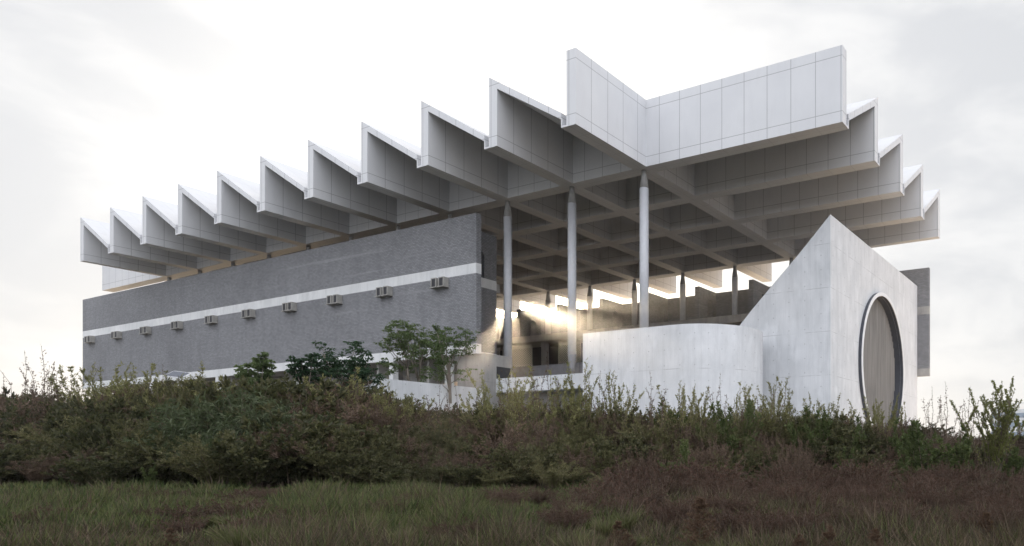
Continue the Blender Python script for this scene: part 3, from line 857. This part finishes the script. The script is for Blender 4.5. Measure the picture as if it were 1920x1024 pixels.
# trees
def tree(name, px, D, zbase, ztop, crown_w, label, mat, nlimb=9, leafL=.24, seed=1, low=.45, dens=1.0, cat='tree'):
    rs = np.random.default_rng(seed)
    x, y, _ = at(px, D); H = ztop - zbase
    e = empty(name, (x, y, zbase), label, cat)
    mb = MB(); tips = []
    nt_ = 2
    for j in range(nt_):
        a = rs.uniform(0, 6.28); b = np.array([math.cos(a), math.sin(a), 0])*.12
        top = b + np.array([math.cos(a), math.sin(a), 0])*crown_w*.13 + np.array([0, 0, H*.62])
        p = [b*(1-t) + top*t + rs.normal(size=3)*.04*H*.2*t for t in np.linspace(0, 1, 6)]
        mb.tube(p, np.linspace(.075, .04, 6)*H/5, 6)
        for k in range(nlimb):
            t = rs.uniform(low, 1); s = p[0]*(1-t) + p[-1]*t
            a2 = rs.uniform(0, 6.28); L = crown_w*.5*rs.uniform(.35, 1)
            end = s + np.array([math.cos(a2)*L, math.sin(a2)*L, (H - s[2])*rs.uniform(.15, .95)])
            if end[2] > H: end[2] = H
            midp = (s+end)/2 + np.array([0, 0, -.08*L])
            mb.tube([s, midp, end], [.03*H/5, .02*H/5, .01*H/5], 4)
            tips += [end, midp*.35 + end*.65]
    tr = mb.build('trunk', M['bark'], e, False)
    Vs = []
    for c in tips:
        nb = int(rs.integers(5, 8))
        for q in range(nb):
            cc = c + rs.normal(size=3)*np.array([.3, .3, .28])*crown_w/3.4
            if cc[2] > H: cc[2] = H
            m_ = int(36*dens)
            d = rs.normal(size=(m_, 3)); d[:, 2] = d[:, 2]*.35 - .25
            Pp = cc + d*.05*crown_w/3.4*rs.uniform(.2, 2.0, (m_, 1))
            Vs.append(quads(Pp, d, leafL*rs.uniform(.5, 1.1, m_), leafL*.42, .15))
    me = leafobj('crown', np.concatenate(Vs), mat)
    o = bpy.data.objects.new('crown', me); C.objects.link(o); o.parent = e
    return e
M['treeshade'] = leafmat('shaded_tree_leaf', [(.012, .035, .018), (.028, .06, .03), (.055, .10, .05)], .3)  # leaf colour darkened to paint in the shade on these crowns
tree('broadleaf_tree', 776, 48, 3.15, ytop_to_z(600, 48), 3.7, 'young tree with clumped green crown and two pale stems against the brick wall', M['treeleaf'], 11, .19, 3, .3, .75)
tree('broadleaf_tree', 846, 46.8, 3.15, ytop_to_z(612, 46.8), 2.9, 'thin loose young tree nearest the corner of the brick wall', M['treeleaf'], 8, .18, 5, .2, .6)
tree('broadleaf_tree', 625, 39.5, .5, ytop_to_z(638, 39.5), 3.5, 'dark dense broad tree in front of the brick wall, left of the young trees', M['treeshade'], 11, .19, 11, .4, .8)
tree('broadleaf_tree', 582, 38, .5, ytop_to_z(662, 38), 1.5, 'dark bushy tree pressed against the left flank of the broad dark tree', M['treeshade'], 8, .18, 14, .4)
tree('broadleaf_tree', 492, 38, .5, ytop_to_z(657, 38), 1.7, 'small leaning dark tree left of the broad dark tree', M['treeleaf'], 6, .18, 21, .5)
# sapling at the right
def sapling(px, D, ztop, w, label):
    x, y, _ = at(px, D); z0 = gz(x, y)-.05; H = ztop - z0
    e = empty('sapling', (x, y, z0), label, 'sapling')
    pa = arc_paths(19, H, w*.5, .35, 7, .03, .12)
    for p_ in list(pa):
        for q in range(4):
            i = int(rng.integers(2, 6)); a = rng.uniform(0, 6.28); l = H*rng.uniform(.12, .25)
            b_ = p_[i]; pa.append(np.stack([b_ + np.array([math.cos(a)*l*.55*t, math.sin(a)*l*.55*t, l*t]) for t in np.linspace(0, 1, 4)]))
    stems_mesh(pa, .02, .006, 4).build('trunk', M['twig'], e, False)
    V = bushy(pa, 44, .14, 4, .075, .032, .3, 1.0)
    o = bpy.data.objects.new('crown', leafobj('crown', V, M['yellow2'])); C.objects.link(o); o.parent = e
M['yellow2'] = leafmat('sapling_leaf', [(.08, .10, .03), (.17, .18, .06), (.30, .29, .12)], .5)
rng = np.random.default_rng(5)
sapling(1858, 26, ytop_to_z(688, 26), 2.7, 'yellow green sapling with upright branches at the right edge')
for px, D, yt in [(1735, 29, 788), (1795, 28.5, 792), (1905, 27.5, 815)]:
    put('fresh', px, D, ytop_to_z(yt, D), 1.2, 'low leafy bush against the pale sky right of the wedge', 'bush', 'low leafy bushes at the right edge', wid=1.2)
# ------------------------------------------------------------------ solar panel on its pole
x, y, _ = at(334, 36); zz = ytop_to_z(704, 36)
sp = empty('solar_panel', (x, y, gz(x, y)), 'small tilted dark solar panel with pale frame on a pole, left of the trees', 'solar panel')
h = zz - gz(x, y)
mb = MB(); mb.tube([(0, 0, 0), (0, 0, h)], .035, 8); mb.build('pole', M['steel'], sp)
ca, sa = math.cos(R(28)), math.sin(R(28))
def tilt(mb):
    mb.v = [(a*.93 - b*.36, a*.36*ca + b*.93*ca - c*sa, h + (b*sa) + c*ca - a*.12) for a, b, c in mb.v]; return mb
mb = MB(); mb.bx(-.52, .52, -.34, .34, .02, .06); tilt(mb).build('panel_frame', M['steel'], sp)
mb = MB(); mb.bx(-.48, .48, -.30, .30, .063, .07); tilt(mb).build('solar_cells', M['glass'], sp)
# ------------------------------------------------------------------ far things at the right edge
x, y, _ = at(1925, 150)
fb = empty('office_building', (x, y, -2), 'pale blue glass office block far behind the sapling at the right edge', 'building')
mb = MB(); mb.bx(-7, 22, 0, 14, 0, 11.0); mb.build('facade', M['farb'], fb)
for i in range(5):
    mb = MB(); mb.bx(-7.05, 22.05, -.05, 14.05, 1.2+2*i, 2.2+2*i); mb.build('window_band', M['farglass'], fb)
mb = MB()
for a in np.arange(-7, 22, 1.4): mb.bx(a, a+.08, 0, .08, 11, 12.2)
mb.bx(-7, 22, 0, .08, 12.2, 12.3); mb.build('roof_railing', M['farb'], fb)
x, y, _ = at(1880, 60)
lp = empty('lamp_post', (x, y, 0), 'thin lamp post with a flat head behind the sapling', 'lamp post')
h = ytop_to_z(757, 60)
mb = MB(); mb.tube([(0, 0, 0), (0, 0, h-.1)], .09, 8); mb.build('pole', M['shoe'], lp)
mb = MB(); mb.bx(-.5, .5, -.2, .2, h-.1, h+.05); mb.build('lamp_head', M['shoe'], lp)

# ------------------------------------------------------------------ air
hm = bpy.data.materials.new('thin_air_haze'); hm.use_nodes = True
hn = hm.node_tree; hn.nodes.clear()
ho = N(hn, 'ShaderNodeOutputMaterial'); pv = N(hn, 'ShaderNodeVolumePrincipled')
pv.inputs['Density'].default_value = .00065; pv.inputs['Anisotropy'].default_value = .92
pv.inputs['Color'].default_value = (1, 1, 1, 1)
hn.links.new(pv.outputs[0], ho.inputs['Volume'])
mb = MB(); mb.bx(-902, 702, -252, 802, -11, 30)
tag(mb.build('haze', hm), kind='stuff')

# ------------------------------------------------------------------ labels that say which one
MARK = [(-60, 'outside the left edge'), (30, 'at the left edge'), (115, 'left of the brick wall'), (230, 'under the brick wall far end'), (334, 'under the solar panel'),
 (490, 'under the small leaning tree'), (620, 'under the broad dark tree'), (768, 'under the young tree'), (860, 'under the brick wall corner'),
 (950, 'under the left column'), (1072, 'under the middle column'), (1160, 'under the curved wall left end'), (1270, 'under the curved wall middle'),
 (1400, 'under the curved wall right end'), (1490, 'under the wedge front face'), (1557, 'under the sharp wedge corner'), (1650, 'under the round window'),
 (1730, 'right of the wedge'), (1800, 'left of the sapling'), (1870, 'by the sapling'), (1950, 'at the right edge'), (2200, 'past the right edge')]
SHORT = {'olive feathery shrubs of the bank': 'olive feathery shrub', 'brown feathery shrubs of the bank': 'brownish feathery shrub', 'dark leafy shrubs of the bank': 'dark leafy shrub',
 'dry reddish weed clumps of the bank': 'dry weed clump', 'grey green willow bushes': 'grey green willow bush', 'tall yellow green spires above the thicket': 'yellow green spire',
 'thin twiggy weeds above the thicket': 'thin twiggy weed', 'fresh green sprouts in the bank': 'fresh green sprout', 'reddish weed clumps on the near slope': 'reddish weed clump',
 'small dry tufts in the grass': 'small dry tuft', 'small feathery weeds on the near slope': 'small feathery weed', 'rust brown plume weeds': 'rust brown plume weed',
 'low leafy bushes at the right edge': 'low leafy bush', 'airy plume weeds on the crest': 'airy plume weed', 'broad yellow green plumes above the thicket': 'broad yellowish plume', 'grass tufts on the slope': 'arching grass tuft'}
bins = {}
for o in list(C.objects):
    g_ = o.get('group')
    if g_ not in SHORT: continue
    x, y, z = o.location
    D = depth(x, y); px = X0 + FPX*lateral(x, y)/D
    row = 'nearest the viewer' if D < 12.5 else 'on the near slope' if D < 17 else 'on the mid slope' if D < 24.5 else 'at the bank foot' if D < 27.6 else 'low on the bank' if D < 29.2 else 'halfway up the bank' if D < 31.1 else 'high on the bank' if D < 33.1 else 'on the bank crest' if D < 35.1 else 'behind the bank crest'
    mk_ = min(MARK, key=lambda q: abs(q[0]-px))[1]
    bins.setdefault((SHORT[g_], row, mk_), []).append((px, o))
ORD = ['leftmost', 'second from left', 'third from left', 'fourth from left', 'fifth from left', 'sixth from left', 'seventh from left', 'eighth from left', 'ninth from left', 'tenth from left', 'eleventh from left', 'twelfth from left', 'thirteenth from left', 'fourteenth from left', 'fifteenth from left', 'sixteenth from left', 'seventeenth from left', 'eighteenth from left', 'nineteenth from left', 'twentieth from left']
for (a, b_, c_), lst in bins.items():
    lst.sort(key=lambda q: q[0])
    for i, (px, o) in enumerate(lst):
        t = f'{a} {b_} {c_}'
        if len(lst) > 1: t += ', ' + (ORD[i] if i < 20 else 'far right')
        o['label'] = t
